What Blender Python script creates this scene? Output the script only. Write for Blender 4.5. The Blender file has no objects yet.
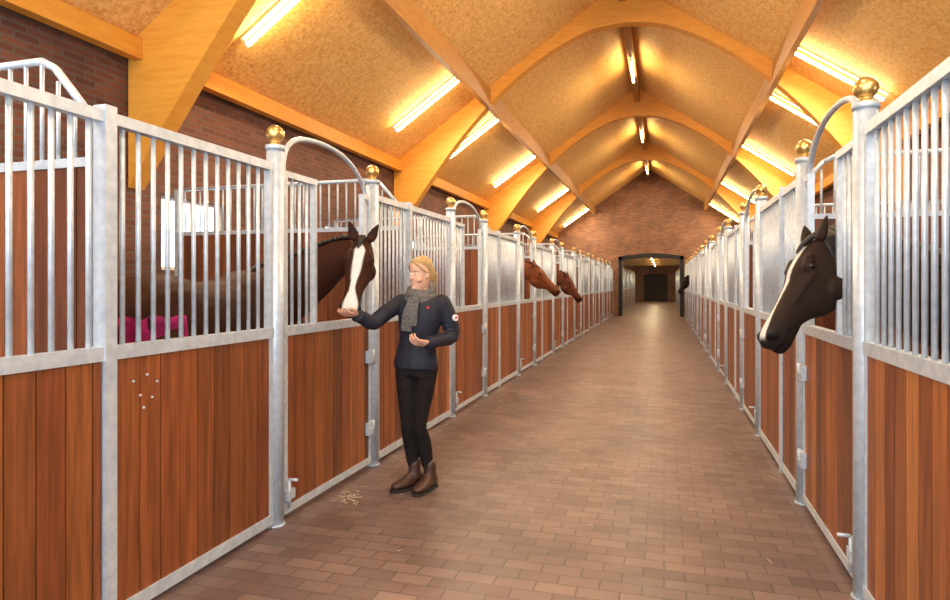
import bpy, bmesh, math, random
from mathutils import Vector, Matrix, noise
random.seed(4)
sc=bpy.context.scene
COL=sc.collection
sc.view_settings.view_transform='Standard'

# ------------------------------------------------------------ materials
def newmat(name):
    m=bpy.data.materials.new(name); m.use_nodes=True
    nt=m.node_tree; b=nt.nodes['Principled BSDF']
    return m,nt,b
def N(nt,t,**k):
    n=nt.nodes.new(t)
    for a,v in k.items(): setattr(n,a,v)
    return n
def ramp(nt,fac,stops):
    r=N(nt,'ShaderNodeValToRGB')
    el=r.color_ramp.elements
    while len(el)<len(stops): el.new(0.5)
    for e,(p,c) in zip(el,stops):
        e.position=p; e.color=(c[0],c[1],c[2],1)
    nt.links.new(fac,r.inputs[0]); return r.outputs[0]
def mathn(nt,op,a,b=None):
    n=N(nt,'ShaderNodeMath',operation=op)
    for i,v in enumerate((a,b)):
        if v is None: continue
        if isinstance(v,(int,float)): n.inputs[i].default_value=v
        else: nt.links.new(v,n.inputs[i])
    return n.outputs[0]
def mixc(nt,fac,a,b,mode='MIX'):
    n=N(nt,'ShaderNodeMix',data_type='RGBA',blend_type=mode)
    for i,v in ((0,fac),(6,a),(7,b)):
        if isinstance(v,(int,float)): n.inputs[i].default_value=v
        elif isinstance(v,tuple): n.inputs[i].default_value=(v[0],v[1],v[2],1)
        else: nt.links.new(v,n.inputs[i])
    return n.outputs[2]
def bump(nt,b,h,s=0.3,d=0.01):
    n=N(nt,'ShaderNodeBump'); n.inputs['Strength'].default_value=s; n.inputs['Distance'].default_value=d
    nt.links.new(h,n.inputs['Height']); nt.links.new(n.outputs[0],b.inputs['Normal'])
def objc(nt,scale=(1,1,1)):
    t=N(nt,'ShaderNodeTexCoord'); m=N(nt,'ShaderNodeMapping')
    m.inputs['Scale'].default_value=scale
    nt.links.new(t.outputs['Object'],m.inputs[0]); return m.outputs[0]
def noi(nt,vec,scale,detail=3,rough=0.5):
    n=N(nt,'ShaderNodeTexNoise'); n.inputs['Scale'].default_value=scale
    n.inputs['Detail'].default_value=detail; n.inputs['Roughness'].default_value=rough
    nt.links.new(vec,n.inputs['Vector']); return n.outputs[0]
def simple(name,c,rough=0.5,metal=0.0,var=0.15,scale=30,stretch=(1,1,1)):
    m,nt,b=newmat(name)
    v=objc(nt,stretch); f=noi(nt,v,scale)
    lo=tuple(x*(1-var) for x in c); hi=tuple(min(1,x*(1+var)) for x in c)
    nt.links.new(ramp(nt,f,[(0.3,lo),(0.7,hi)]),b.inputs['Base Color'])
    b.inputs['Roughness'].default_value=rough; b.inputs['Metallic'].default_value=metal
    return m
def board_mat(name,axis,width,cols,grain=(40,40,2)):
    m,nt,b=newmat(name)
    t=N(nt,'ShaderNodeTexCoord'); s=N(nt,'ShaderNodeSeparateXYZ'); nt.links.new(t.outputs['Object'],s.inputs[0])
    idx=mathn(nt,'FLOOR',mathn(nt,'DIVIDE',s.outputs[axis],width))
    oi=N(nt,'ShaderNodeObjectInfo')
    w=N(nt,'ShaderNodeTexWhiteNoise',noise_dimensions='2D')
    cb=N(nt,'ShaderNodeCombineXYZ'); nt.links.new(idx,cb.inputs[0]); nt.links.new(oi.outputs['Random'],cb.inputs[1])
    nt.links.new(cb.outputs[0],w.inputs['Vector'])
    base=ramp(nt,w.outputs['Value'],cols)
    mp=N(nt,'ShaderNodeMapping'); mp.inputs['Scale'].default_value=grain
    nt.links.new(t.outputs['Object'],mp.inputs[0])
    ad=N(nt,'ShaderNodeVectorMath',operation='ADD'); nt.links.new(mp.outputs[0],ad.inputs[0]); nt.links.new(w.outputs['Color'],ad.inputs[1])
    g=noi(nt,ad.outputs[0],1.0,4,0.6)
    gg=ramp(nt,g,[(0.25,(0.42,0.38,0.34)),(0.75,(1.35,1.3,1.25))])
    nt.links.new(mixc(nt,1.0,base,gg,'MULTIPLY'),b.inputs['Base Color'])
    b.inputs['Roughness'].default_value=0.45
    bump(nt,b,g,0.15,0.003)
    return m
M_wood=board_mat('stall_hardwood',1,0.125,[(0.0,(0.120,0.036,0.012)),(0.3,(0.34,0.112,0.030)),(0.55,(0.185,0.052,0.016)),(0.8,(0.28,0.082,0.023)),(1.0,(0.45,0.175,0.050))])
M_woodh=board_mat('partition_hardwood',0,0.14,[(0.0,(0.12,0.035,0.012)),(0.5,(0.20,0.058,0.018)),(1.0,(0.26,0.085,0.027))])
def glulam(name,base,dark):
    m,nt,b=newmat(name)
    v=objc(nt,(3,3,22)); g=noi(nt,v,1.0,4,0.6)
    c=ramp(nt,g,[(0.3,dark),(0.7,base)])
    nt.links.new(c,b.inputs['Base Color']); b.inputs['Roughness'].default_value=0.5
    return m
M_glu=glulam('glulam_spruce',(0.90,0.45,0.07),(0.80,0.34,0.04))
M_glu2=glulam('purlin_spruce',(0.52,0.26,0.06),(0.40,0.18,0.04))
M_galv,nt,b=newmat('galvanised_steel')
v=objc(nt); f=noi(nt,v,22,4); 
nt.links.new(ramp(nt,f,[(0.3,(0.47,0.55,0.64)),(0.7,(0.64,0.72,0.81))]),b.inputs['Base Color'])
b.inputs['Metallic'].default_value=0.3; b.inputs['Roughness'].default_value=0.4
M_brass=simple('gold_brass',(0.75,0.50,0.18),0.28,0.85,0.1,8)
M_osb,nt,b=newmat('osb_board')
vo=N(nt,'ShaderNodeTexVoronoi'); vo.inputs['Scale'].default_value=42; nt.links.new(objc(nt,(1,0.5,1)),vo.inputs['Vector'])
vo2=N(nt,'ShaderNodeTexVoronoi'); vo2.inputs['Scale'].default_value=46; nt.links.new(objc(nt,(0.5,1.1,0.5)),vo2.inputs['Vector'])
sp=N(nt,'ShaderNodeSeparateColor'); nt.links.new(vo.outputs['Color'],sp.inputs[0])
sp2=N(nt,'ShaderNodeSeparateColor'); nt.links.new(vo2.outputs['Color'],sp2.inputs[0])
av=mathn(nt,'MULTIPLY',mathn(nt,'ADD',sp.outputs[0],sp2.outputs[1]),0.5)
c=ramp(nt,av,[(0.1,(0.74,0.40,0.11)),(0.5,(0.93,0.56,0.175)),(0.9,(0.98,0.70,0.28))])
nt.links.new(c,b.inputs['Base Color']); b.inputs['Roughness'].default_value=0.6
bump(nt,b,av,0.2,0.003)
def brickmat(name,c1,c2,mort,bw,bh,ms,vert,rough=0.8,bs=0.5,big=None):
    m,nt,b=newmat(name)
    t=N(nt,'ShaderNodeTexCoord')
    if vert:
        s=N(nt,'ShaderNodeSeparateXYZ'); nt.links.new(t.outputs['Object'],s.inputs[0])
        cb=N(nt,'ShaderNodeCombineXYZ'); nt.links.new(mathn(nt,'ADD',s.outputs[0],s.outputs[1]),cb.inputs[0]); nt.links.new(s.outputs[2],cb.inputs[1])
        vec=cb.outputs[0]
    else: vec=t.outputs['Object']
    br=N(nt,'ShaderNodeTexBrick'); nt.links.new(vec,br.inputs['Vector'])
    br.inputs['Scale'].default_value=1; br.inputs['Brick Width'].default_value=bw; br.inputs['Row Height'].default_value=bh
    br.inputs['Mortar Size'].default_value=ms; br.inputs['Mortar Smooth'].default_value=0.3; br.inputs['Bias'].default_value=0.0
    br.inputs['Color1'].default_value=(*c1,1); br.inputs['Color2'].default_value=(*c2,1); br.inputs['Mortar'].default_value=(*mort,1)
    n1=noi(nt,vec,1.3,4,0.6)
    col=mixc(nt,1.0,br.outputs['Color'],ramp(nt,n1,[(0.3,(0.74,0.74,0.76)),(0.7,(1.22,1.17,1.14))]),'MULTIPLY')
    nt.links.new(col,b.inputs['Base Color'])
    r=noi(nt,vec,6,3)
    rr=N(nt,'ShaderNodeMapRange'); nt.links.new(r,rr.inputs[0]); rr.inputs[3].default_value=rough-0.12; rr.inputs[4].default_value=rough+0.12
    nt.links.new(rr.outputs[0],b.inputs['Roughness'])
    inv=mathn(nt,'SUBTRACT',1.0,br.outputs['Fac'])
    bump(nt,b,inv,bs,0.004)
    return m
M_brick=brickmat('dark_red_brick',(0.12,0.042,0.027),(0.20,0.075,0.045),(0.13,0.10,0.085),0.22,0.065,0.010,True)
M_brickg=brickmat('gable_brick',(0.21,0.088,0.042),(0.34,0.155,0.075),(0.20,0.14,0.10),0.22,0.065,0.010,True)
M_paver=brickmat('clay_pavers',(0.142,0.090,0.080),(0.215,0.146,0.124),(0.092,0.065,0.058),0.205,0.105,0.005,False,0.40,0.3)
M_black=simple('black_steel',(0.015,0.015,0.017),0.5,0.3)
M_white=simple('white_fixture',(0.8,0.8,0.78),0.5)
def emis(name,c,s):
    m,nt,b=newmat(name)
    b.inputs['Base Color'].default_value=(*c,1)
    b.inputs['Emission Color'].default_value=(*c,1); b.inputs['Emission Strength'].default_value=s
    return m
M_tube=emis('fluorescent_tube',(1.0,0.72,0.33),55)
M_straw=simple('straw',(0.62,0.52,0.36),0.8)
M_darkwood=simple('dark_door',(0.03,0.019,0.013),0.6)
M_concrete=simple('bedding',(0.30,0.20,0.10),0.9,0,0.3,12)
def vcol(name,rough=0.5,spec=0.5):
    m,nt,b=newmat(name)
    a=N(nt,'ShaderNodeVertexColor'); a.layer_name='Col'
    n1=noi(nt,objc(nt),60,3)
    nt.links.new(mixc(nt,1.0,a.outputs[0],ramp(nt,n1,[(0.3,(0.94,0.94,0.94)),(0.7,(1.06,1.06,1.06))]),'MULTIPLY'),b.inputs['Base Color'])
    b.inputs['Roughness'].default_value=rough; b.inputs['Specular IOR Level'].default_value=spec
    return m
M_coat=vcol('horse_coat',0.60,0.12)
M_skin=vcol('skin',0.5,0.4)
M_eye=simple('eye_dark',(0.01,0.006,0.004),0.06,0,0)
M_mane=simple('black_hair',(0.012,0.009,0.008),0.6,0,0.4,60)
M_chmane=simple('chestnut_hair',(0.13,0.04,0.015),0.6,0,0.4,60)
M_pink=simple('pink_rug',(0.60,0.02,0.24),0.7,0,0.35,10)
M_navy=simple('navy_softshell',(0.009,0.011,0.024),0.7,0,0.3,15)
M_breech=simple('black_breeches',(0.012,0.009,0.009),0.85,0,0.3,15)
M_breech.node_tree.nodes['Principled BSDF'].inputs['Specular IOR Level'].default_value=0.2
M_boot=simple('brown_leather',(0.060,0.026,0.016),0.45,0,0.3,20)
M_sole=simple('sole',(0.02,0.015,0.012),0.8)
M_hair=simple('blonde_hair',(0.46,0.29,0.12),0.45,0,0.25,30,(5,5,1))
M_scarf,nt,b=newmat('grey_scarf')
w=N(nt,'ShaderNodeTexVoronoi'); w.inputs['Scale'].default_value=55; nt.links.new(objc(nt),w.inputs['Vector'])
nt.links.new(ramp(nt,w.outputs['Distance'],[(0.1,(0.04,0.04,0.036)),(0.5,(0.14,0.13,0.12))]),b.inputs['Base Color']); b.inputs['Roughness'].default_value=0.9
M_red=simple('red_trim',(0.6,0.02,0.03),0.6)
M_wh=simple('white_badge',(0.8,0.8,0.8),0.6)
M_lip=simple('lips',(0.50,0.17,0.13),0.4)
M_brow=simple('brow',(0.28,0.16,0.08),0.7)

# ------------------------------------------------------------ mesh helpers
def box(bm,x0,x1,y0,y1,z0,z1):
    vs=[bm.verts.new((x,y,z)) for x in (x0,x1) for y in (y0,y1) for z in (z0,z1)]
    for f in ((0,1,3,2),(4,6,7,5),(0,4,5,1),(2,3,7,6),(0,2,6,4),(1,5,7,3)):
        bm.faces.new([vs[i] for i in f])
def cyl(bm,p0,p1,r,seg=8,r2=None):
    p0=Vector(p0);p1=Vector(p1); d=(p1-p0).normalized()
    a=d.orthogonal().normalized(); c=d.cross(a)
    r2=r if r2 is None else r2
    A=[];B=[]
    for i in range(seg):
        t=2*math.pi*i/seg; o=a*math.cos(t)+c*math.sin(t)
        A.append(bm.verts.new(p0+o*r)); B.append(bm.verts.new(p1+o*r2))
    for i in range(seg):
        j=(i+1)%seg; f=bm.faces.new((A[i],A[j],B[j],B[i])); f.smooth=True
    bm.faces.new(A[::-1]); bm.faces.new(B)
def sph(bm,c,r,sc3=(1,1,1),seg=14,rot=None):
    m=Matrix.Translation(Vector(c))
    if rot is not None: m=m@rot
    m=m@Matrix.Diagonal((r*sc3[0],r*sc3[1],r*sc3[2],1))
    res=bmesh.ops.create_uvsphere(bm,u_segments=seg,v_segments=max(6,seg*2//3),radius=1,matrix=m)
    for v in res['verts']:
        for f in v.link_faces: f.smooth=True
def tubepath(bm,pts,r,seg=10):
    pts=[Vector(p) for p in pts]
    rs=r if isinstance(r,(list,tuple)) else [r]*len(pts)
    loft(bm,[dict(c=p,a=q,u=q,d=q,up=None) for p,q in zip(pts,rs)],seg,1,smooth=True)
def catmull(a,b,c,d,t):
    return 0.5*((2*b)+(c-a)*t+(2*a-5*b+4*c-d)*t*t+(3*b-a-3*c+d)*t*t*t)
def loft(bm,secs,n=20,sub=4,smooth=True,sq=2.0):
    S=[]
    m=len(secs)
    for i in range(m-1):
        g=lambda k:secs[min(max(k,0),m-1)]
        for j in range(sub):
            t=j/sub
            e={}
            for key in ('c','a','u','d'):
                e[key]=catmull(g(i-1)[key],g(i)[key],g(i+1)[key],g(i+2)[key],t)
            u0,u1=g(i)['up'],g(i+1)['up']
            e['up']=None if u0 is None else (Vector(u0)*(1-t)+Vector(u1)*t)
            for k in ('a','u','d'): e[k]=max(e[k],0.001)
            S.append(e)
    S.append(dict(secs[-1]))
    rings=[];prev=None
    for i,e in enumerate(S):
        T=(S[min(i+1,len(S)-1)]['c']-S[max(i-1,0)]['c'])
        T=T.normalized()
        up=e['up']
        if up is None:
            up=prev if prev is not None else (Vector((0,0,1)) if abs(T.z)<0.9 else Vector((1,0,0)))
        up=Vector(up); up=(up-T*up.dot(T)).normalized(); prev=up
        side=T.cross(up)
        R=[]
        for k in range(n):
            th=2*math.pi*k/n; cx=math.cos(th); sy=math.sin(th)
            ex=2/sq
            px=math.copysign(abs(cx)**ex,cx); py=math.copysign(abs(sy)**ex,sy)
            R.append(bm.verts.new(e['c']+side*(px*e['a'])+up*(py*(e['u'] if py>0 else e['d']))))
        rings.append(R)
    for A,B in zip(rings[:-1],rings[1:]):
        for k in range(n):
            j=(k+1)%n; f=bm.faces.new((A[k],A[j],B[j],B[k])); f.smooth=smooth
    bm.faces.new(rings[0][::-1]); bm.faces.new(rings[-1])
def limb(bm,pts,rs,n=14,sub=4):
    pts=[Vector(p) for p in pts]
    loft(bm,[dict(c=p,a=r,u=r,d=r,up=None) for p,r in zip(pts,rs)],n,sub)
    sph(bm,pts[0],rs[0]*0.98); sph(bm,pts[-1],rs[-1]*0.98)
def finish(bm,name,mat,parent=None,loc=None,label=None,recalc=True,mats=None):
    if recalc: bmesh.ops.recalc_face_normals(bm,faces=bm.faces)
    me=bpy.data.meshes.new(name); bm.to_mesh(me); bm.free()
    for m in (mats or [mat]): me.materials.append(m)
    o=bpy.data.objects.new(name,me); COL.objects.link(o)
    if parent is not None: o.parent=parent
    if loc is not None: o.location=loc
    if label: o['label']=label
    return o
def remeshed(bm,name,mat,vox,smooth=4,parent=None,colfn=None,fac=0.5,origin=None):
    bmesh.ops.recalc_face_normals(bm,faces=bm.faces)
    me=bpy.data.meshes.new(name+'_t'); bm.to_mesh(me); bm.free()
    t=bpy.data.objects.new(name+'_t',me); COL.objects.link(t)
    r=t.modifiers.new('r','REMESH'); r.mode='VOXEL'; r.voxel_size=vox; r.use_smooth_shade=True
    if smooth:
        s=t.modifiers.new('s','SMOOTH'); s.iterations=smooth; s.factor=fac
    dg=bpy.context.evaluated_depsgraph_get()
    m2=bpy.data.meshes.new_from_object(t.evaluated_get(dg))
    bpy.data.objects.remove(t); bpy.data.meshes.remove(me)
    m2.name=name; m2.materials.clear(); m2.materials.append(mat)
    if colfn:
        ca=m2.color_attributes.new('Col','FLOAT_COLOR','POINT')
        buf=[]
        for v in m2.vertices: buf.extend((*colfn(v.co),1.0))
        ca.data.foreach_set('color',buf)
    if origin is not None: m2.transform(Matrix.Translation(-Vector(origin)))
    m2.polygons.foreach_set('use_smooth',[True]*len(m2.polygons))
    o=bpy.data.objects.new(name,m2); COL.objects.link(o)
    if origin is not None: o.location=origin
    if parent is not None: o.parent=parent
    return o
def empty(name,loc,label,cat,group=None):
    e=bpy.data.objects.new(name,None); e.empty_display_size=0.1; COL.objects.link(e); e.location=loc
    tag(e,label,cat,group); return e
def tag(e,label,cat,group=None):
    e['label']=label; e['category']=cat
    if group: e['group']=group
def struct(o,label):
    o['kind']='structure'; o['label']=label
def copy_thing(root,loc,label=None):
    def rec(o,par):
        c=o.copy(); COL.objects.link(c)
        if par is not None: c.parent=par
        for ch in list(o.children): rec(ch,c)
        return c
    r=rec(root,None); r.location=loc
    if label: r['label']=label
    return r

# ------------------------------------------------------------ dimensions
XL,XR=-2.32,0.92; XC=-0.70; RZ=6.85; SL=0.687; EX=4.38
XOL,XOR=XC-EX,XC+EX
MOD=3.38; D0=3.42; DW=1.37
YF=30.4; YE=58.0; YB=-2.6
roofz=lambda x: RZ-SL*abs(x-XC)

bm=bmesh.new(); box(bm,XL-0.06,XR+0.06,YB,YE,-0.2,0.0)
struct(finish(bm,'floor',M_paver),'aisle floor of brown-purple clay pavers')
bm=bmesh.new(); box(bm,XOL,XL-0.06,YB,YE,-0.2,-0.002)
struct(finish(bm,'floor',M_concrete),'stall floor with light bedding')
bm=bmesh.new(); box(bm,XR+0.06,XOR,YB,YE,-0.2,-0.002)
struct(finish(bm,'floor',M_concrete),'stall floor with light bedding')
WZ0,WZ1=1.65,2.45
def outer(name,x0,x1):
    bm=bmesh.new()
    box(bm,x0,x1,YB,YE,-0.2,WZ0); box(bm,x0,x1,YB,YE,WZ1,roofz(XOL)+0.05)
    y=YB; k=-1; wins=[]
    while True:
        a=5.45+MOD*(k); b_=a+1.05
        if b_>YE: break
        box(bm,x0,x1,y,a,WZ0,WZ1); wins.append((a,b_)); y=b_; k+=1
    box(bm,x0,x1,y,YE,WZ0,WZ1)
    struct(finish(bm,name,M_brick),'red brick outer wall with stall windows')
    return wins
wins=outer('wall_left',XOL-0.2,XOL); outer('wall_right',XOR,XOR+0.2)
wn=1
for xs in (XOL-0.1,XOR+0.1):
    for a,b_ in wins:
        if a>YF: continue
        bm=bmesh.new()
        for q in ((a,a+0.04,WZ0,WZ1),(b_-0.04,b_,WZ0,WZ1),(a+0.04,b_-0.04,WZ0,WZ0+0.04),(a+0.04,b_-0.04,WZ1-0.04,WZ1),(a+0.515,a+0.535,WZ0+0.04,WZ1-0.04)):
            box(bm,xs-0.02,xs+0.02,*q)
        struct(finish(bm,'window_%d'%wn,M_white),'small white framed stall window'); wn+=1
for s in (-1,1):
    bm=bmesh.new()
    xe=XC+s*(EX+0.4); ze=RZ-SL*(EX+0.4)
    pts=[(XC,RZ),(xe,ze),(xe,ze+0.15),(XC,RZ+0.15)]
    A=[bm.verts.new((x,YB,z)) for x,z in pts]; B=[bm.verts.new((x,YE,z)) for x,z in pts]
    bm.faces.new(A); bm.faces.new(B[::-1])
    for i in range(4): bm.faces.new((A[i],B[i],B[(i+1)%4],A[(i+1)%4]))
    struct(finish(bm,'ceiling',M_osb),'pitched ceiling of golden OSB boards')
CZ=3.08
bm=bmesh.new(); box(bm,XOL,XOR,YF+0.3,YE-0.3,CZ,CZ+0.1)
struct(finish(bm,'ceiling',M_osb),'low flat board ceiling of the further aisle')
def prism(bm,pts,y0,y1):
    A=[bm.verts.new((x,y0,z)) for x,z in pts]; B=[bm.verts.new((x,y1,z)) for x,z in pts]
    bm.faces.new(A); bm.faces.new(B[::-1])
    n=len(pts)
    for i in range(n): bm.faces.new((A[i],B[i],B[(i+1)%n],A[(i+1)%n]))
def gable(name,y,xl,xr,h,label):
    bm=bmesh.new()
    prism(bm,[(XOL,-0.2),(xl,-0.2),(xl,roofz(xl)),(XOL,roofz(XOL))],y,y+0.3)
    prism(bm,[(xr,-0.2),(XOR,-0.2),(XOR,roofz(XOR)),(xr,roofz(xr))],y,y+0.3)
    n=10; arch=[(xl+(xr-xl)*i/n, h+0.14*math.sin(math.pi*i/n)) for i in range(n+1)]
    for i in range(n):
        (xa,za),(xb,zb)=arch[i],arch[i+1]
        prism(bm,[(xa,za),(xb,zb),(xb,roofz(xb)),(xa,roofz(xa))],y,y+0.3)
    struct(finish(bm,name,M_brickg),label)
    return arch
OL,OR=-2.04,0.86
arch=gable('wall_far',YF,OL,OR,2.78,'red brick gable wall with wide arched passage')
bm=bmesh.new()
box(bm,OL,OL+0.16,YF-0.06,YF+0.36,0,2.78); box(bm,OR-0.16,OR,YF-0.06,YF+0.36,0,2.78)
for (xa,za),(xb,zb) in zip(arch[:-1],arch[1:]):
    prism(bm,[(xa,za-0.18),(xb,zb-0.18),(xb,zb),(xa,za)],YF-0.06,YF+0.36)
struct(finish(bm,'trim_1',M_black),'black steel lining of the passage opening')
gable('wall_end',YE-0.3,-1.7,0.3,2.3,'red brick end wall')
bm=bmesh.new(); box(bm,-1.72,-0.705,YE-0.2,YE-0.1,0,2.48); box(bm,-0.705,0.32,YE-0.2,YE-0.1,0,2.48)
box(bm,-0.74,-0.67,YE-0.24,YE-0.2,0,2.48)
struct(finish(bm,'door_1',M_darkwood),'dark double door at the end of the aisle')

# ------------------------------------------------------------ trusses, purlins, tubes
def bez(pts,n=5):
    out=[]; m=len(pts)
    g=lambda k:Vector(pts[min(max(k,0),m-1)])
    for i in range(m-1):
        for j in range(n): out.append(catmull(g(i-1),g(i),g(i+1),g(i+2),j/n))
    out.append(g(m-1)); return out
inner=bez([(0,6.10),(0.6,6.02),(1.2,5.76),(1.8,5.38),(2.4,4.88),(3.0,4.25),(3.5,3.62),(4.0,2.95),(4.36,2.45)])
TY=[5.1+6.4*i for i in range(-1,4)]
tr=None
for ty in TY:
    if tr is None:
        bm=bmesh.new()
        for s in (-1,1):
            for p,q in zip(inner[:-1],inner[1:]):
                zp=RZ-SL*p.x; zq=RZ-SL*q.x
                prism(bm,[(s*p.x,p.y),(s*q.x,q.y),(s*q.x,zq-0.001),(s*p.x,zp-0.001)],-0.1,0.1)
        bmesh.ops.remove_doubles(bm,verts=bm.verts,dist=0.0005)
        tr=finish(bm,'roof_truss',M_glu,loc=(XC,ty,0)); tag(tr,'curved golden glulam roof arch','roof truss','glulam roof arches')
    else: copy_thing(tr,(XC,ty,0))
for s in (-1,1):
    for d,w,h,nm in ((2.45,0.09,0.34,'purlin'),(4.24,0.12,0.20,'eave beam')):
        bm=bmesh.new(); x=XC+s*d; zt=RZ-SL*(d+w/2)-0.003
        box(bm,-w/2,w/2,YB,YF-0.01,-h,0)
        o=finish(bm,'purlin' if nm=='purlin' else 'eave_beam',M_glu2 if nm=='purlin' else M_glu,loc=(x,0,zt))
        tag(o,'long timber %s under the ceiling boards'%nm,'beam','roof purlins')
bm=bmesh.new(); box(bm,-0.07,0.07,YB,YF-0.01,-0.32,0); o=finish(bm,'ridge_beam',M_glu2,loc=(XC,0,RZ-0.06)); tag(o,'long timber ridge beam','beam')
ang=math.atan(SL)
LD=bpy.data.lights.new('lamp_light','AREA'); LD.shape='RECTANGLE'; LD.size=1.42; LD.size_y=0.05; LD.energy=85; LD.color=(1.0,0.84,0.62)
LD2=bpy.data.lights.new('lamp_light','AREA'); LD2.shape='RECTANGLE'; LD2.size=1.42; LD2.size_y=0.05; LD2.energy=42; LD2.color=(1.0,0.80,0.52)
def tubelamp(x,y,z,kind,dim=False):
    e=empty('fluorescent_lamp',(x,y,z),'lit warm fluorescent tube lamp fixed under the OSB ceiling','lamp','ceiling tube lamps')
    bm=bmesh.new(); box(bm,-0.75,0.75,-0.03,0.03,-0.03,0.0)
    box(bm,-0.75,-0.72,-0.02,0.02,-0.13,-0.03); box(bm,0.72,0.75,-0.02,0.02,-0.13,-0.03)
    finish(bm,'lamp_housing',M_white,e)
    bm=bmesh.new(); cyl(bm,(-0.72,0,-0.115),(0.72,0,-0.115),0.024,8)
    finish(bm,'lamp_tube',M_tube,e)
    l=bpy.data.objects.new('lamp_light',LD2 if dim else LD); COL.objects.link(l); l.parent=e; l.location=(0,0,-0.145)
    if kind=='L': e.rotation_euler=(0,-ang,0)
    elif kind=='R': e.rotation_euler=(0,ang,0)
    else: e.rotation_euler=(0,0,math.pi/2)
dd=3.19
for y in (0.4,6.0,10.1,12.75,16.7,22.8,29.2): tubelamp(XC-dd,y,roofz(XC-dd)-0.005,'L')
for y in (0.4,6.0,10.4,12.75,17.0,23.0,28.9): tubelamp(XC+dd,y,roofz(XC+dd)-0.005,'R')
for y in (2.0,8.2,14.9,21.6,28.0): tubelamp(XC,y,RZ-0.39,'C')
for y in (33.5,38.0,43.0,48.0,53.0): tubelamp(XC,y,CZ-0.002,'C',True)

# ------------------------------------------------------------ stall fronts
def boards(bm,y0,y1,z0,z1,x0=-0.018,x1=0.018,w=0.125,first=0.0):
    k=math.ceil((y0+0.02)/w)
    edges=[y0]+[w*j for j in range(k,int(y1/w)+1) if w*j<y1-0.02]+[y1]
    for a,b_ in zip(edges[:-1],edges[1:]): box(bm,x0,x1,a+0.003,b_-0.003,z0,z1)
ZM=1.20; ZT=2.22
def bars(bm,y0,y1,z0,z1,sp=0.088,r=0.0115):
    n=max(1,round((y1-y0)/sp)); 
    for i in range(1,n):
        y=y0+(y1-y0)*i/n; cyl(bm,(0,y,z0),(0,y,z1),r,8)
def panel(side,L,mull):
    e=empty('stall_fence',(0,0,0),'stall front with galvanised bars over vertical hardwood boards','stall fence','stall fences along the aisle')
    bm=bmesh.new()
    box(bm,-0.028,0.028,0,L,0.03,0.09); box(bm,-0.028,0.028,0,L,ZM-0.03,ZM+0.03); box(bm,-0.025,0.025,0,L,ZT-0.025,ZT+0.025)
    box(bm,-0.022,0.022,0,0.035,0.09,ZM-0.03); box(bm,-0.022,0.022,L-0.035,L,0.09,ZM-0.03)
    box(bm,-0.022,0.022,0,0.03,ZM+0.03,ZT-0.025); box(bm,-0.022,0.022,L-0.03,L,ZM+0.03,ZT-0.025)
    for m in mull: box(bm,-0.034,0.034,m-0.03,m+0.03,0.0,ZT+0.05)
    finish(bm,'frame',M_galv,e)
    ed=[0.03]+mull+[L-0.03]
    bm=bmesh.new()
    for a,b_ in zip(ed[:-1],ed[1:]):
        bars(bm,a,b_,ZM+0.02,ZT-0.02)
    finish(bm,'grille',M_galv,e)
    bm=bmesh.new()
    for a,b_ in zip(ed[:-1],ed[1:]): boards(bm,a+0.004+(0.03 if a in mull else 0),b_-0.004-(0.03 if b_ in mull else 0),0.09,ZM-0.03)
    finish(bm,'boards',M_wood,e,label='reddish brown vertical boards')
    return e
def door(side):
    L=DW-0.13
    e=empty('stall_door',(0,0,0),'hinged stall door with barred upper half, head opening and hardwood boards','stall door','stall doors')
    a0,a1=0.40,1.10
    bm=bmesh.new()
    box(bm,-0.025,0.025,0,L,0.04,0.09); box(bm,-0.028,0.028,0,L,ZM-0.03,ZM+0.03)
    box(bm,-0.022,0.022,0,0.04,0.09,ZT); box(bm,-0.022,0.022,L-0.04,L,0.09,ZT)
    box(bm,-0.022,0.022,0.04,a0,ZT-0.04,ZT); box(bm,-0.022,0.022,a1,L-0.04,ZT-0.04,ZT)
    box(bm,-0.02,0.02,a0-0.03,a0,ZM+0.03,ZT-0.04); box(bm,-0.02,0.02,a1,a1+0.03,ZM+0.03,ZT-0.04)
    finish(bm,'frame',M_galv,e)
    bm=bmesh.new(); bars(bm,0.03,a0-0.015,ZM+0.02,ZT-0.03); bars(bm,a1,L,ZM+0.02,ZT-0.03,0.07)
    finish(bm,'grille',M_galv,e)
    bm=bmesh.new(); boards(bm,0.044,L-0.044,0.09,ZM-0.03); finish(bm,'boards',M_wood,e,label='reddish brown vertical boards')
    for z in (0.28,0.86):
        bm=bmesh.new(); box(bm,side*0.02,side*0.05,L-0.10,L,z,z+0.10)
        cyl(bm,(side*0.045,L-0.014,z-0.01),(side*0.045,L-0.014,z+0.11),0.014,8); cyl(bm,(side*0.05,L-0.06,z+0.05),(side*0.06,L-0.06,z+0.05),0.012,8)
        finish(bm,'hinge',M_galv,e)
    bm=bmesh.new(); box(bm,side*0.022,side*0.045,0.0,0.09,0.13,0.19); cyl(bm,(side*0.04,0.03,0.08),(side*0.04,0.03,0.26),0.010,8)
    cyl(bm,(side*0.04,0.03,0.26),(side*0.10,0.03,0.26),0.010,8)
    finish(bm,'latch',M_galv,e,label='galvanised floor bolt')
    bm=bmesh.new()
    pts=bez([(0.085,2.20),(0.09,2.29),(0.14,2.39),(0.28,2.46),(0.55,2.49),(0.85,2.465),(1.08,2.38),(1.22,2.26),(1.27,2.15)],4)
    tubepath(bm,[(0,p.x-0.065,p.y) for p in pts],0.018,10)
    finish(bm,'arch_rail',M_galv,e,label='curved galvanised tube arching over the opening')
    return e
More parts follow.
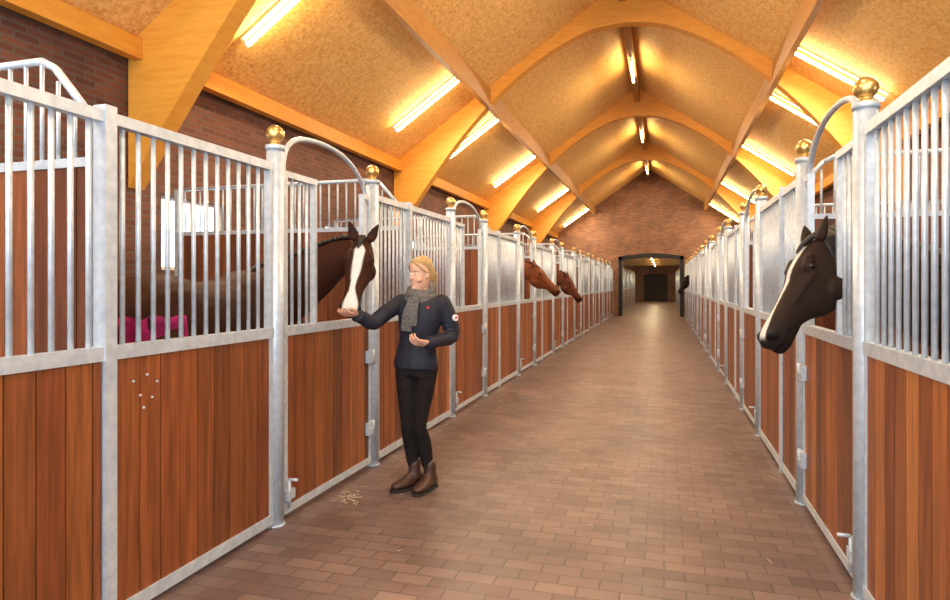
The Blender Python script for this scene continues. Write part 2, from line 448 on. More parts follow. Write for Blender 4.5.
def post():
    e=empty('stall_post',(0,0,0),'round galvanised stall post topped with a gold ball','post','stall posts')
    bm=bmesh.new(); cyl(bm,(0,0,0.01),(0,0,2.33),0.054,20); cyl(bm,(0,0,2.33),(0,0,2.36),0.060,20); 
    finish(bm,'post_tube',M_galv,e)
    bm=bmesh.new(); cyl(bm,(0,0,0),(0,0,0.012),0.062,20)
    finish(bm,'base_plate',M_galv,e)
    bm=bmesh.new(); cyl(bm,(0,0,2.36),(0,0,2.375),0.045,16,0.03); cyl(bm,(0,0,2.375),(0,0,2.385),0.03,16); sph(bm,(0,0,2.432),0.056,seg=20)
    finish(bm,'ball_finial',M_brass,e,label='gold ball finial')
    return e
def partition(side):
    s=-side; W=2.62
    e=empty('stall_divider',(0,0,0),'stall divider of hardwood boards with galvanised frame and arched grille','stall divider','stall dividers')
    def X(a,b_): return (min(s*a,s*b_),max(s*a,s*b_))
    bm=bmesh.new()
    x=0.08
    while x<W-0.01:
        x2=min(W,(math.floor(x/0.14+1e-4)+1)*0.14); box(bm,*X(x+0.003,x2-0.003),-0.018,0.018,0.05,2.01); x=x2
    finish(bm,'boards',M_woodh,e,label='dark brown vertical boards')
    bm=bmesh.new()
    box(bm,*X(0.055,0.08),-0.025,0.025,0.0,2.2); box(bm,*X(0.08,W),-0.025,0.025,2.01,2.05); box(bm,*X(W,W+0.04),-0.025,0.025,0,2.5)
    tp=[(0.07,2.2),(0.12,2.28),(0.28,2.46),(0.36,2.50),(W,2.50)]
    for p,q in zip(tp[:-1],tp[1:]): cyl(bm,(s*p[0],0,p[1]),(s*q[0],0,q[1]),0.018,8)
    finish(bm,'frame',M_galv,e)
    bm=bmesh.new(); x=0.17
    while x<W:
        zt=2.5 if x>0.36 else 2.2+0.3*(x-0.07)/0.29
        cyl(bm,(s*x,0,2.05),(s*x,0,zt),0.009,6); x+=0.095
    finish(bm,'grille',M_galv,e)
    return e
K_main=list(range(-1,8)); K_far=list(range(9,15))
for side,X in ((1,XL),(-1,XR)):
    first={}
    def put(kind,maker,loc):
        if kind not in first:
            o=maker(); o.location=loc; first[kind]=o
        else: o=copy_thing(first[kind],loc)
        return o
    for k in K_main+K_far:
        y=D0+MOD*k
        if y>YE-3: continue
        for yy in (y,y+DW):
            if yy>-1.5: put('post',post,(X,yy,0))
        put('door',lambda:door(side),(X,y+0.065,0))
        L=MOD-DW-0.11
        if k==7: continue
        put('panel',lambda:panel(side,L,[0.76-0.055]),(X,y+DW+0.055,0))
        put('part',lambda:partition(side),(X,y+DW+0.76,0))
for side,X in ((1,XL),(-1,XR)):
    y=D0+MOD*7+DW+0.055
    e=panel(side,YF-0.07-y,[]); e.location=(X,y,0)
bm_l=[(2.30,1.06),(2.38,1.08),(2.34,0.99),(2.41,0.97),(2.44,1.04),(2.36,0.93)]
for y,z in bm_l:
    bm=bmesh.new(); cyl(bm,(0,0,0),(0.006,0,0),0.006,10); sph(bm,(0.006,0,0),0.004,seg=8)
    o=finish(bm,'bolt_head',M_galv,loc=(XL+0.018,y,z)); tag(o,'small round steel bolt head in the stall boards','bolt','bolt heads in the boards')
bm=bmesh.new()
for cx,cy,rx,ry,n in ((-2.13,4.0,0.06,0.07,40),(-2.1,5.2,0.1,0.3,20),(-1.0,9.5,0.5,1.0,50),(-1.2,18,1.0,4,70),(-0.4,6,1.0,2.5,40)):
    for i in range(n):
        x=cx+random.gauss(0,rx); y=cy+random.gauss(0,ry); x=min(max(x,-2.22),0.8)
        a=random.uniform(0,math.pi); l=random.uniform(0.01,0.03)
        cyl(bm,(x-l*math.cos(a),y-l*math.sin(a),0.003),(x+l*math.cos(a),y+l*math.sin(a),0.005),0.0018,4)
o=finish(bm,'straw_scatter',M_straw); tag(o,'loose bits of straw scattered on the pavers','straw'); o['kind']='stuff'

# ------------------------------------------------------------ horses
def sm(a,b,x):
    if abs(b-a)<1e-9: return 1.0 if x>=b else 0.0
    t=min(max((x-a)/(b-a),0),1); return t*t*(3-2*t)
def lerp3(a,b,t): return tuple(a[i]*(1-t)+b[i]*t for i in range(3))
HEAD=[(-0.03,0.0,-0.11,0.06),(0.03,0.035,-0.18,0.085),(0.10,0.050,-0.240,0.106),(0.18,0.046,-0.275,0.112),(0.26,0.030,-0.262,0.100),(0.34,0.015,-0.20,0.082),(0.43,0.004,-0.155,0.070),(0.51,0.0,-0.143,0.070),(0.57,-0.006,-0.145,0.077),(0.61,-0.022,-0.142,0.068),(0.64,-0.050,-0.120,0.042)]
def horse(label,poll,nose,face,neck,chest,heading,coat,points,blaze,manemat,vox,ztop=1.0,rug=False,hsc=1.0,ear=0.78,nk=1.0):
    poll=Vector(poll); Nn=Vector(nose).normalized(); F=Vector(face); F=(F-Nn*F.dot(Nn)).normalized(); S=Nn.cross(F)
    H=lambda t,u,v: poll+(Nn*t+S*u+F*v)*hsc
    q=hsc
    bm=bmesh.new()
    secs=[]
    for t,vt,vb,w in HEAD:
        mid=(vt+vb)/2+ (vt-vb)*0.12
        secs.append(dict(c=H(t,0,mid),a=w*q,u=(vt-mid)*q,d=(mid-vb)*q,up=F))
    loft(bm,secs,24,4,sq=2.35)
    for s in (-1,1):
        limb(bm,[H(0.13,s*0.080,0.016),H(0.185,s*0.090,0.002)],[0.026*q,0.028*q])
        limb(bm,[H(0.20,s*0.092,-0.035),H(0.38,s*0.064,-0.040)],[0.026*q,0.014*q])
        sph(bm,H(0.185,s*0.042,-0.178),0.088*q)
        sph(bm,H(0.585,s*0.054,-0.045),0.034*q)
        d=(-Nn*0.80+F*0.40+S*s*0.36).normalized()
        b0=H(0.0,s*0.060,0.01); e_=q*ear
        up=F
        loft(bm,[dict(c=b0,a=0.034*q,u=0.026*q,d=0.026*q,up=up),dict(c=b0+d*0.05*e_,a=0.042*q,u=0.024*q,d=0.024*q,up=up),dict(c=b0+d*0.10*e_,a=0.036*q,u=0.018*q,d=0.020*q,up=up),dict(c=b0+d*0.155*e_,a=0.018*q,u=0.011*q,d=0.011*q,up=up),dict(c=b0+d*0.19*e_,a=0.004,u=0.004,d=0.004,up=up)],14,3)
    sph(bm,H(0.595,0,-0.120),0.044*q)
    limb(bm,[H(0.57,0,-0.135),H(0.40,0,-0.125)],[0.036*q,0.032*q])
    pts=[H(0.075,0,-0.09)]+[Vector(p) for p in neck]
    n=len(pts); prof=[(0.082*q,0.135*q*nk),(0.090*q,0.165*q*nk),(0.112,0.21*nk),(0.155,0.26),(0.17,0.27)]
    secs=[]
    def nprof(i):
        x=i/(n-1)*(len(prof)-1); j=min(int(x),len(prof)-2); fr=x-j
        return prof[j][0]*(1-fr)+prof[j+1][0]*fr, prof[j][1]*(1-fr)+prof[j+1][1]*fr
    for i,p in enumerate(pts):
        a,b_=nprof(i)
        up=Vector((0,0,1)) if i else (Vector((0,0,1))*0.5-Nn)
        secs.append(dict(c=p,a=a,u=b_,d=b_,up=up))
    loft(bm,secs,22,5)
    ch=Vector(chest); hd=Vector(heading).normalized(); sd=Vector((hd.y,-hd.x,0))
    Tt=lambda s,u,z: Vector((ch.x,ch.y,0))-hd*s+sd*u+Vector((0,0,z*ztop))
    TR=[(0,1.28,1.02,0.13),(0.12,1.46,0.94,0.21),(0.33,1.60,0.86,0.245),(0.62,1.53,0.83,0.28),(0.92,1.52,0.87,0.285),(1.16,1.57,0.94,0.27),(1.36,1.52,1.0,0.24),(1.49,1.40,1.08,0.17),(1.54,1.30,1.16,0.08)]
    secs=[]
    for s,zt,zb,w in TR:
        m_=(zt+zb)/2; secs.append(dict(c=Tt(s,0,m_),a=w,u=(zt-m_)*ztop,d=(m_-zb)*ztop,up=Vector((0,0,1))))
    loft(bm,secs,26,4)
    for s in (-1,1):
        limb(bm,[Tt(0.24,s*0.13,1.12),Tt(0.27,s*0.15,0.88),Tt(0.25,s*0.15,0.68),Tt(0.24,s*0.15,0.47),Tt(0.245,s*0.15,0.40),Tt(0.25,s*0.15,0.26),Tt(0.25,s*0.15,0.15),Tt(0.22,s*0.15,0.08),Tt(0.20,s*0.15,0.05)],[0.12,0.10,0.062,0.046,0.042,0.030,0.036,0.038,0.05])
        limb(bm,[Tt(1.26,s*0.12,1.15),Tt(1.16,s*0.15,0.92),Tt(1.26,s*0.15,0.72),Tt(1.42,s*0.15,0.54),Tt(1.42,s*0.15,0.46),Tt(1.38,s*0.15,0.28),Tt(1.36,s*0.15,0.16),Tt(1.32,s*0.15,0.08),Tt(1.30,s*0.15,0.05)],[0.19,0.14,0.085,0.048,0.044,0.033,0.038,0.040,0.05])
    def cf(co):
        r=(co-poll)/hsc; t=r.dot(Nn); u=r.dot(S); v=r.dot(F)
        c=coat
        nse=noise.noise(co*3.0)*0.5+0.5
        c=lerp3(c,tuple(x*0.6 for x in c),nse*0.6)
        if co.z<0.75: c=lerp3(points,c,sm(0.4,0.75,co.z))
        if co.z<0.085: c=(0.03,0.025,0.02)
        if -0.12<t<0.70 and abs(u)<0.14 and -0.3<v<0.12:
            c=lerp3(c,points,sm(0.44,0.58,t))
            if blaze:
                bw=blaze*(0.75+0.25*math.sin(t*10+0.2)+0.06*math.sin(t*27))
                if t>0.40: bw*=1+1.0*sm(0.42,0.56,t)
                if t<0.14: bw*=sm(0.02,0.12,t)
                bw=max(bw,0.0005)
                c=lerp3(c,(0.74,0.71,0.67),(1-sm(bw*0.85,bw*1.15,abs(u+0.004*math.sin(t*12))))*sm(-0.085,-0.055,v)*(1-sm(0.60,0.63,t)))
            dn=math.sqrt(((t-0.598)/0.022)**2+((v+0.040)/0.018)**2)
            if abs(u)>0.03 and dn<1.25: c=lerp3((0.004,0.003,0.003),c,sm(0.8,1.25,dn))
            if t>0.50 and abs(v+0.105-0.1*(0.60-t))<0.006: c=(0.006,0.004,0.004)
        if t<-0.03 and v>-0.0 and abs(u)<0.16 and (co-poll).length<0.27:
            c=lerp3(c,(0.01,0.008,0.007),0.5)
        return c
    base=Tt(0.75,0,0)
    root=remeshed(bm,'horse',M_coat,vox,3,colfn=cf,origin=base)
    tag(root,label,'horse')
    base=Vector(base)
    def part(bm,name,mat,vx=None):
        if vx: return remeshed(bm,name,mat,vx,2,parent=root)
        return finish(bm,name,mat,root)
    for s in (-1,1):
        bm=bmesh.new(); sph(bm,H(0.172,s*0.105,-0.004)-base,0.019*q,seg=14); part(bm,'eye',M_eye)
    bm=bmesh.new()
    def nb(p): return Vector(p)-base
    loft(bm,[dict(c=nb(H(-0.03,0,0.03)),a=0.030,u=0.018,d=0.014,up=F),dict(c=nb(H(0.03,0.004,0.052)),a=0.028,u=0.012,d=0.014,up=F),dict(c=nb(H(0.08,0.010,0.057)),a=0.016,u=0.008,d=0.012,up=F),dict(c=nb(H(0.11,0.013,0.054)),a=0.005,u=0.004,d=0.008,up=F)],12,3)
    NP=[]
    for i in range(n-1):
        g=lambda k:pts[min(max(k,0),n-1)]
        for j in range(8):
            NP.append((i+j/8,catmull(g(i-1),g(i),g(i+1),g(i+2),j/8)))
    for q_,(x0,p) in enumerate(NP):
        a,b_=nprof(x0)
        T=(NP[min(q_+1,len(NP)-1)][1]-NP[max(q_-1,0)][1]).normalized()
        up=(Vector((0,0,1))*0.5-Nn) if x0<0.6 else Vector((0,0,1))
        up=(up-T*up.dot(T)).normalized(); sv=T.cross(up)
        top=p+up*b_
        ln=0.10+0.03*math.sin(q_*1.7)
        p1=top+up*0.012; p2=p+up*(b_*0.82)+sv*(a*0.62); p3=p+up*(b_*0.82-ln)+sv*(a*0.95+0.012)
        limb(bm,[nb(p1-sv*0.015),nb(p2+sv*0.006),nb(p3)],[0.020,0.019,0.008],8,2)
    part(bm,'mane',manemat,0.008)
    bm=bmesh.new()
    limb(bm,[nb(Tt(1.50,0,1.42)),nb(Tt(1.60,0,1.30)),nb(Tt(1.62,0,0.95)),nb(Tt(1.60,0,0.55))],[0.035,0.06,0.07,0.03])
    part(bm,'tail',manemat)
    if rug:
        bm=bmesh.new()
        V=[]
        for i in range(13):
            s=1.24+0.32*i/12; w=0.280 if s<1.2 else 0.280-0.75*(s-1.2)**1.5
            R=[]
            for j in range(9):
                z=1.32-0.34*j/8+0.012*math.sin(i*1.3)
                off=0.018+0.012*math.sin(i*1.6+j*0.5)
                R.append(bm.verts.new(nb(Tt(s,(w+off),z))))
            V.append(R)
        for i in range(12):
            for j in range(8):
                f=bm.faces.new((V[i][j],V[i+1][j],V[i+1][j+1],V[i][j+1])); f.smooth=True
        bmesh.ops.solidify(bm,geom=bm.faces[:],thickness=0.012)
        o=part(bm,'horse_rug',M_pink); o['label']='bright pink rug over the flank'
    return root
TH=math.radians(16.63); c_,s_=math.cos(TH),math.sin(TH)
Rv=Vector((c_,s_,0)); Fv=Vector((-s_,c_,0))
def LV(x,toward,z): return Rv*x-Fv*toward+Vector((0,0,z))
bay=(0.050,0.016,0.008); blk=(0.014,0.011,0.010)
horse('dark bay horse with broad white blaze nuzzling a hand',(-2.115,4.20,1.815),LV(-0.08,0.46,-0.85),LV(0.06,0.9,0.5),
      [(-2.36,4.32,1.70),(-2.60,4.30,1.56),(-2.80,4.12,1.40),(-2.86,3.92,1.30)],(-2.86,4.18,0),(0,1,0),bay,blk,0.042,M_mane,0.009,1.0,True,hsc=0.90,nk=0.92,ear=0.85)
horse('nearly black horse with white blaze looking over its stall door',(0.82,3.98,1.73),(-0.50,-0.30,-0.80),LV(-1.0,0.0,0.25),
      [(1.04,4.06,1.64),(1.24,4.16,1.54),(1.48,4.24,1.42),(1.72,4.24,1.32)],(1.52,4.24,0),(-1,0,0),(0.030,0.017,0.012),(0.018,0.014,0.013),0.021,M_mane,0.009,1.0,hsc=1.04,ear=0.72,nk=1.1)
horse('bright chestnut horse stretching its head into the aisle',(-2.17,10.87,1.80),LV(0.74,0.15,-0.66),LV(0.62,0.3,0.7),
      [(-2.42,10.86,1.74),(-2.62,10.86,1.60),(-2.85,10.86,1.42),(-3.05,10.86,1.32)],(-2.85,10.86,0),(1,0,0),(0.22,0.062,0.022),(0.11,0.03,0.012),0,M_chmane,0.016)
horse('dark chestnut horse lowering its head over the stall door',(-2.10,14.22,1.66),LV(0.55,0.3,-0.80),LV(0.70,0.3,0.5),
      [(-2.36,14.22,1.66),(-2.60,14.22,1.56),(-2.85,14.22,1.42),(-3.05,14.22,1.32)],(-2.85,14.22,0),(1,0,0),(0.12,0.034,0.015),(0.06,0.018,0.01),0,M_chmane,0.016)
horse('dark horse peeking out of a distant stall',(0.74,24.35,1.72),LV(-0.5,0.3,-0.8),LV(-0.7,0.4,0.4),
      [(1.0,24.35,1.68),(1.22,24.35,1.56),(1.45,24.35,1.42),(1.65,24.35,1.32)],(1.45,24.35,0),(-1,0,0),(0.02,0.014,0.012),(0.012,0.01,0.01),0,M_mane,0.02)

# ------------------------------------------------------------ woman
BX,BY=-1.72,4.34
V3=Vector
fac=V3((-0.25,-0.97,0)).normalized(); sid=V3((0.97,-0.25,0)).normalized()
hf=V3((-0.66,-0.74,-0.05)).normalized(); hs=V3((0.74,-0.66,0)).normalized(); hu=hs.cross(hf)*1.0
if hu.z<0: hu=-hu
chin=V3((0.012,0.0,1.462))
HP=lambda f,s,z: chin+hf*f+hs*s+hu*z
HROT=Matrix((hf,hs,hu)).transposed().to_4x4()
shR=V3((-0.155,0.03,1.365)); shL=V3((0.185,-0.03,1.365))
elR=V3((-0.315,-0.17,1.225)); wrR=V3((-0.415,-0.275,1.285))
elL=V3((0.235,0.00,1.115)); wrL=V3((0.075,-0.225,1.085))
hipR,knR,anR=V3((-0.095,0.01,0.90)),V3((-0.085,-0.02,0.48)),V3((-0.040,0.02,0.09))
hipL,knL,anL=V3((0.050,-0.01,0.90)),V3((0.005,-0.05,0.48)),V3((0.075,-0.01,0.09))
tdR=V3((-0.75,-0.66,0)).normalized(); tdL=V3((-0.45,-0.89,0)).normalized()
def hand(bm,wr,d,nrm,curl,ts):
    d=V3(d).normalized(); nrm=V3(nrm); nrm=(nrm-d*nrm.dot(d)).normalized(); sv=d.cross(nrm)
    loft(bm,[dict(c=wr-d*0.02,a=0.026,u=0.018,d=0.018,up=nrm),dict(c=wr+d*0.02,a=0.033,u=0.015,d=0.016,up=nrm),dict(c=wr+d*0.06,a=0.040,u=0.013,d=0.014,up=nrm),dict(c=wr+d*0.082,a=0.037,u=0.010,d=0.010,up=nrm)],14,3)
    for i,(off,l) in enumerate(((-0.029,0.062),(-0.0095,0.074),(0.0105,0.070),(0.030,0.054))):
        p=wr+d*0.075+sv*off; pts=[p]; a=0.12*curl
        for fr in (0.42,0.32,0.26):
            a+=curl*0.5; q=(d*math.cos(a)-nrm*math.sin(a)); pts.append(pts[-1]+q*l*fr*1.1+sv*off*0.06)
        limb(bm,pts,[0.0092,0.0088,0.0080,0.0070],8,2)
    p=wr+d*0.022+sv*ts*0.026
    limb(bm,[p,p+d*0.028+sv*ts*0.020-nrm*0.012,p+d*0.055+sv*ts*0.024-nrm*0.022,p+d*0.074+sv*ts*0.020-nrm*0.028],[0.013,0.0115,0.010,0.008],8,2)
bm=bmesh.new()
FACE=[(-0.012,0.058,0.00,0.022),(0.0,0.078,0.015,0.032),(0.022,0.088,0.04,0.044),(0.05,0.089,0.065,0.054),(0.085,0.088,0.085,0.063),(0.12,0.083,0.095,0.068),(0.16,0.087,0.098,0.071),(0.195,0.076,0.090,0.066),(0.222,0.050,0.065,0.046),(0.235,0.020,0.030,0.020)]
loft(bm,[dict(c=HP((f-b_)/2,0,z),a=w,u=(f+b_)/2,d=(f+b_)/2,up=hf) for z,f,b_,w in FACE],22,3)
limb(bm,[HP(0.084,0,0.122),HP(0.095,0,0.100),HP(0.102,0,0.086)],[0.006,0.008,0.0095],10,2)
for s in (-1,1):
    sph(bm,HP(0.093,s*0.008,0.083),0.007); sph(bm,HP(0.052,s*0.034,0.072),0.026,(1,1,0.9))
    sph(bm,HP(-0.006,s*0.068,0.102),0.022,(0.8,0.45,1.25),rot=HROT)
sph(bm,HP(0.077,0,0.014),0.014); 
limb(bm,[V3((0.012,0.015,1.50)),V3((0.012,0.02,1.38))],[0.050,0.056])
loft(bm,[dict(c=V3((-0.025,0,0.86)),a=0.13,u=0.09,d=0.09,up=fac),dict(c=V3((-0.02,0,0.95)),a=0.13,u=0.09,d=0.09,up=fac),dict(c=V3((-0.01,0,1.10)),a=0.11,u=0.08,d=0.08,up=fac),dict(c=V3((0,0,1.26)),a=0.13,u=0.095,d=0.09,up=fac),dict(c=V3((0.012,0,1.37)),a=0.11,u=0.07,d=0.07,up=fac),dict(c=V3((0.012,0,1.41)),a=0.07,u=0.06,d=0.06,up=fac)],20,3)
limb(bm,[shR+V3((0.03,0,-0.015)),shR.lerp(elR,0.5),elR,wrR],[0.040,0.036,0.032,0.024]); limb(bm,[shL+V3((-0.035,0,-0.015)),shL.lerp(elL,0.5),elL,wrL],[0.040,0.036,0.032,0.024])
hand(bm,wrR,(-0.55,-0.80,0.12),(0.25,-0.10,-1.0),0.40,1)
hand(bm,wrL,(-0.86,-0.45,0.12),(0.25,-0.5,-0.8),0.9,-1)
for a,b_,c,td in ((hipR,knR,anR,tdR),(hipL,knL,anL,tdL)):
    limb(bm,[a,a.lerp(b_,0.5),b_,b_.lerp(c,0.35)+V3((0,0.02,0)),c],[0.078,0.064,0.046,0.044,0.028])
    limb(bm,[c,c+td*0.06+V3((0,0,-0.03)),c+td*0.12+V3((0,0,-0.05))],[0.026,0.022,0.014])
def skinf(co):
    base=(0.72,0.42,0.29); r=co-chin
    if co.z>1.44:
        f=r.dot(hf); s=r.dot(hs); z=r.dot(hu)
        ck=math.exp(-(((abs(s)-0.042)/0.02)**2+((z-0.068)/0.02)**2)) if f>0.03 else 0
        return lerp3(base,(0.75,0.30,0.21),0.35*ck)
    return lerp3(base,(0.70,0.33,0.22),0.3)
person=remeshed(bm,'person',M_skin,0.0045,2,colfn=skinf)
person.location=(BX,BY,0); person.rotation_euler=(0,0,TH)
tag(person,'person in navy jacket and grey scarf touching a horse','person')
def pp(bm,name,mat,vx=None,smo=2,label=None):
    o=remeshed(bm,name,mat,vx,smo,parent=person) if vx else finish(bm,name,mat,person)
    if label: o['label']=label
    return o
for s in (-1,1):
    bm=bmesh.new(); sph(bm,HP(0.0745,s*0.029,0.116),0.0095,(1,1.15,0.62),seg=12,rot=HROT); pp(bm,'eye',M_wh)
    bm=bmesh.new(); sph(bm,HP(0.0805,s*0.0290,0.116),0.0048,seg=10); pp(bm,'iris',M_eye)
    bm=bmesh.new(); limb(bm,[HP(0.0845,s*0.016,0.132),HP(0.081,s*0.032,0.136),HP(0.070,s*0.045,0.131)],[0.0022,0.0025,0.0015],8,2); pp(bm,'eyebrow',M_brow)
bm=bmesh.new(); limb(bm,[HP(0.078,-0.024,0.053),HP(0.087,0,0.047),HP(0.078,0.024,0.053)],[0.0025,0.0048,0.0025],8,3); pp(bm,'lips',M_lip)
bm=bmesh.new(); limb(bm,[HP(0.084,-0.014,0.052),HP(0.0908,0,0.049),HP(0.084,0.014,0.052)],[0.0013,0.0022,0.0013],8,3); pp(bm,'teeth',M_wh)
bm=bmesh.new()
HR=[(0.060,-0.040,0.092,0.060),(0.085,-0.022,0.101,0.069),(0.12,-0.010,0.106,0.0750),(0.150,0.018,0.108,0.0775),(0.175,0.068,0.105,0.0755),(0.198,0.081,0.096,0.070),(0.222,0.059,0.074,0.053),(0.238,0.033,0.044,0.031),(0.243,0.012,0.02,0.012)]
loft(bm,[dict(c=HP((f-b_)/2,0,z),a=w,u=(f+b_)/2,d=(f+b_)/2,up=hf) for z,f,b_,w in HR],28,4)
for s in (-1,1):
    limb(bm,[HP(0.074,s*0.024,0.192),HP(0.062,s*0.052,0.168),HP(0.032,s*0.069,0.138),HP(-0.01,s*0.072,0.118)],[0.008,0.008,0.008,0.007],8,4)
limb(bm,[HP(-0.10,0,0.12),HP(-0.130,0.0,0.11),HP(-0.140,0.0,0.06),HP(-0.125,0,0.01)],[0.022,0.024,0.020,0.007],12,3)
pp(bm,'hair',M_hair,0.004,3,'blonde hair smoothly tied back')
# jacket
bm=bmesh.new()
J=[(0.885,-0.03,0.165,0.120),(0.93,-0.028,0.167,0.120),(1.02,-0.02,0.148,0.110),(1.10,-0.012,0.142,0.105),(1.20,-0.005,0.158,0.118),(1.30,0.008,0.172,0.118),(1.37,0.014,0.160,0.100),(1.415,0.014,0.105,0.080),(1.455,0.012,0.072,0.070)]
loft(bm,[dict(c=V3((cx,0,z)),a=w,u=d,d=d,up=fac) for z,cx,w,d in J],26,4)
limb(bm,[shR+V3((0.02,0,0)),shR.lerp(elR,0.5),elR,elR.lerp(wrR,0.55),wrR+(elR-wrR)*0.05],[0.064,0.059,0.053,0.048,0.038],16,3)
limb(bm,[shL+V3((-0.02,0,0)),shL.lerp(elL,0.5)+V3((0.01,0,0)),elL,elL.lerp(wrL,0.55),wrL+(elL-wrL)*0.05],[0.064,0.060,0.053,0.048,0.038],16,3)
def ringfold(a,b_,t0,t1,k,r0,amp):
    d=(b_-a).normalized()
    for i in range(k):
        t=t0+(t1-t0)*i/(k-1); c=a.lerp(b_,t); x=d.orthogonal().normalized(); y=d.cross(x)
        pts=[]
        for j in range(9):
            an=2*math.pi*j/8+i*1.3; pts.append(c+(x*math.cos(an)+y*math.sin(an))*r0+d*(0.012*math.sin(an+i*2)))
        limb(bm,pts,[amp]*9,6,2)
ringfold(shL,elL,0.45,0.95,4,0.047,0.012); ringfold(elL,wrL,0.15,0.9,5,0.039,0.011)
ringfold(shR,elR,0.4,0.95,4,0.047,0.012); ringfold(elR,wrR,0.15,0.9,5,0.039,0.011)
for k,(z,sx) in enumerate(((0.97,0.06),(1.03,-0.05),(1.08,0.05),(1.14,0.07),(1.02,0.10))):
    pts=[V3((-0.015,0,z+0.012*j*(1 if k%2 else -1)))+sid*(sx+0.025*(j-1.5))+fac*0.098*math.sqrt(max(0.05,1-((sx+0.025*(j-1.5))/0.15)**2)) for j in range(4)]
    limb(bm,pts,[0.006,0.012,0.012,0.006],8,3)
pp(bm,'jacket',M_navy,0.006,2,'navy softshell riding jacket with small white and red badges')
def jsurf(s,z):
    for (z0,c0,w0,d0),(z1,c1,w1,d1) in zip(J[:-1],J[1:]):
        if z0<=z<=z1:
            t=(z-z0)/(z1-z0); cx=c0+(c1-c0)*t; w=w0+(w1-w0)*t; d=d0+(d1-d0)*t
            return V3((cx,0,z))+sid*s+fac*(d*math.sqrt(max(0,1-(s/w)**2))+0.002)
    return V3((0,0,z))
bm=bmesh.new(); limb(bm,[jsurf(-0.01,0.90+0.045*i) for i in range(11)],[0.0022]*11,8,1); pp(bm,'zipper',M_black,label='dark zip')
bm=bmesh.new(); p=jsurf(0.085,1.33); box(bm,p.x-0.010,p.x+0.010,p.y-0.003,p.y+0.02,p.z-0.007,p.z+0.007); pp(bm,'chest_badge',M_red,label='small red chest emblem')
el=shL.lerp(elL,0.45); n_=V3((0.75,-0.66,0.05)).normalized()
bm=bmesh.new(); cyl(bm,el+n_*0.045+V3((0.01,0,0)),el+n_*0.068+V3((0.01,0,0)),0.024,16); pp(bm,'sleeve_badge',M_wh,label='round white sleeve emblem')
bm=bmesh.new(); cyl(bm,el+n_*0.068+V3((0.01,0,0)),el+n_*0.070+V3((0.01,0,0)),0.010,12); pp(bm,'sleeve_badge_center',M_red)
# scarf
bm=bmesh.new()
for k,(z,r,th) in enumerate(((1.425,0.088,0.034),(1.455,0.078,0.028),(1.395,0.098,0.026))):
    pts=[]
    for i in range(13):
        a=2*math.pi*i/12; pts.append(V3((0.010+r*math.cos(a),0.0+r*0.9*math.sin(a),z+0.012*math.sin(a*2+k)-0.012*(math.sin(a)<0))))
    loft(bm,[dict(c=p,a=th,u=th*0.85,d=th*0.85,up=V3((0,0,1))) for p in pts],12,3)
def tail(x0,x1,zb):
    pts=[jsurf(x0,1.40)+fac*0.03,jsurf(x0*0.7+x1*0.3,1.34)+fac*0.03,jsurf(x1,1.27)+fac*0.022,jsurf(x1,zb)+fac*0.018]
    loft(bm,[dict(c=p,a=w,u=t,d=t,up=fac) for p,w,t in zip(pts,(0.03,0.036,0.042,0.046),(0.022,0.018,0.014,0.008))],12,4)
tail(-0.03,-0.05,1.16); tail(-0.005,-0.012,1.20)
pp(bm,'scarf',M_scarf,0.006,1,'grey patterned scarf')
# breeches
bm=bmesh.new()
loft(bm,[dict(c=V3((-0.028,0,0.83)),a=0.135,u=0.100,d=0.11,up=fac),dict(c=V3((-0.025,0,0.88)),a=0.150,u=0.105,d=0.112,up=fac),dict(c=V3((-0.02,0,0.96)),a=0.138,u=0.095,d=0.095,up=fac)],20,3)
for a,b_,c in ((hipR,knR,anR),(hipL,knL,anL)):
    limb(bm,[a,a.lerp(b_,0.5),b_+V3((0,0,0.03)),b_-V3((0,0,0.04)),b_.lerp(c,0.35)+V3((0,0.02,0)),b_.lerp(c,0.75)+V3((0,0.01,0)),c+V3((0,0,0.08))],[0.090,0.074,0.055,0.052,0.056,0.045,0.040],16,3)
pp(bm,'breeches',M_breech,0.007,2,'black riding breeches with half chaps')
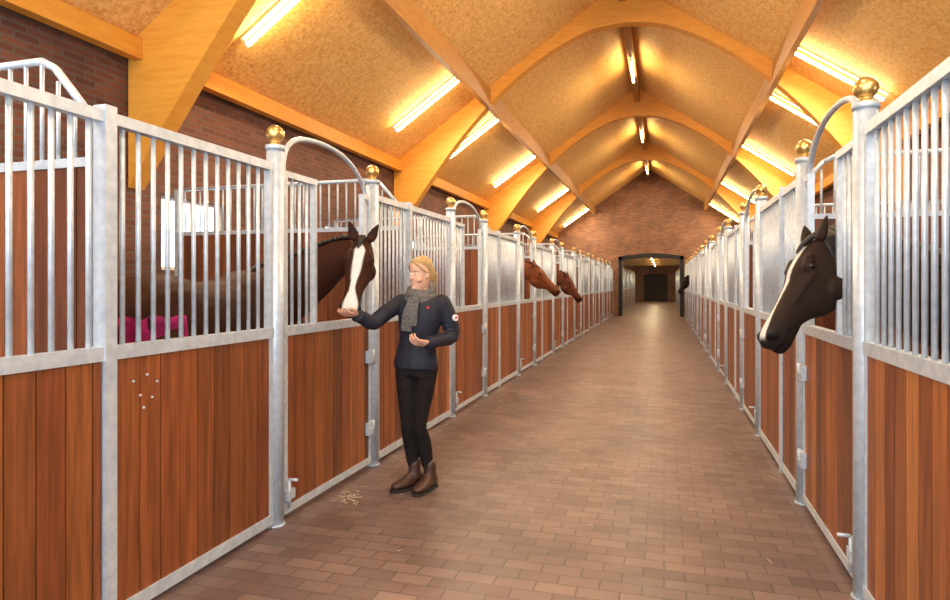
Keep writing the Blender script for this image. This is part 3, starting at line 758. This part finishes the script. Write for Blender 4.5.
# boots
for c,td in ((anR,tdR),(anL,tdL)):
    bm=bmesh.new()
    limb(bm,[c+V3((0,0,0.09)),c+V3((0,0,0.05)),c+V3((0,0,-0.01))],[0.048,0.046,0.050])
    g=V3((c.x,c.y,0)); U=V3((0,0,1))
    loft(bm,[dict(c=g-td*0.075+U*0.05,a=0.022,u=0.03,d=0.032,up=U),dict(c=g-td*0.05+U*0.055,a=0.040,u=0.06,d=0.040,up=U),dict(c=g+td*0.02+U*0.058,a=0.044,u=0.075,d=0.042,up=U),dict(c=g+td*0.08+U*0.050,a=0.046,u=0.048,d=0.034,up=U),dict(c=g+td*0.14+U*0.044,a=0.047,u=0.034,d=0.028,up=U),dict(c=g+td*0.185+U*0.040,a=0.034,u=0.022,d=0.022,up=U),dict(c=g+td*0.20+U*0.038,a=0.012,u=0.010,d=0.010,up=U)],18,4)
    pp(bm,'boot',M_boot,0.006,1,'brown leather ankle boot')
    bm=bmesh.new()
    sv=U.cross(td)
    out=[(-0.083,0.018),(-0.065,0.034),(0,0.040),(0.08,0.045),(0.15,0.047),(0.19,0.034),(0.212,0.012)]
    P=[g+td*a+sv*w for a,w in out]+[g+td*a-sv*w for a,w in reversed(out)]
    A=[bm.verts.new((p.x,p.y,0.0)) for p in P]; B=[bm.verts.new((p.x,p.y,0.022)) for p in P]
    bm.faces.new(A[::-1]); bm.faces.new(B)
    for i in range(len(A)): bm.faces.new((A[i],A[(i+1)%len(A)],B[(i+1)%len(A)],B[i]))
    pp(bm,'sole',M_sole)

# ------------------------------------------------------------ world, camera
w=bpy.data.worlds.new('World'); sc.world=w; w.use_nodes=True
bg=w.node_tree.nodes['Background']; bg.inputs[0].default_value=(0.80,0.90,1.0,1); bg.inputs[1].default_value=4.2
cam=bpy.data.cameras.new('Camera'); co=bpy.data.objects.new('Camera',cam); COL.objects.link(co)
cam.sensor_width=36; cam.lens=633*36/950; cam.shift_y=-16/950
cam.clip_start=0.05; cam.clip_end=200
co.location=(0,0,1.5); co.rotation_euler=(math.radians(90),0,TH)
sc.camera=co
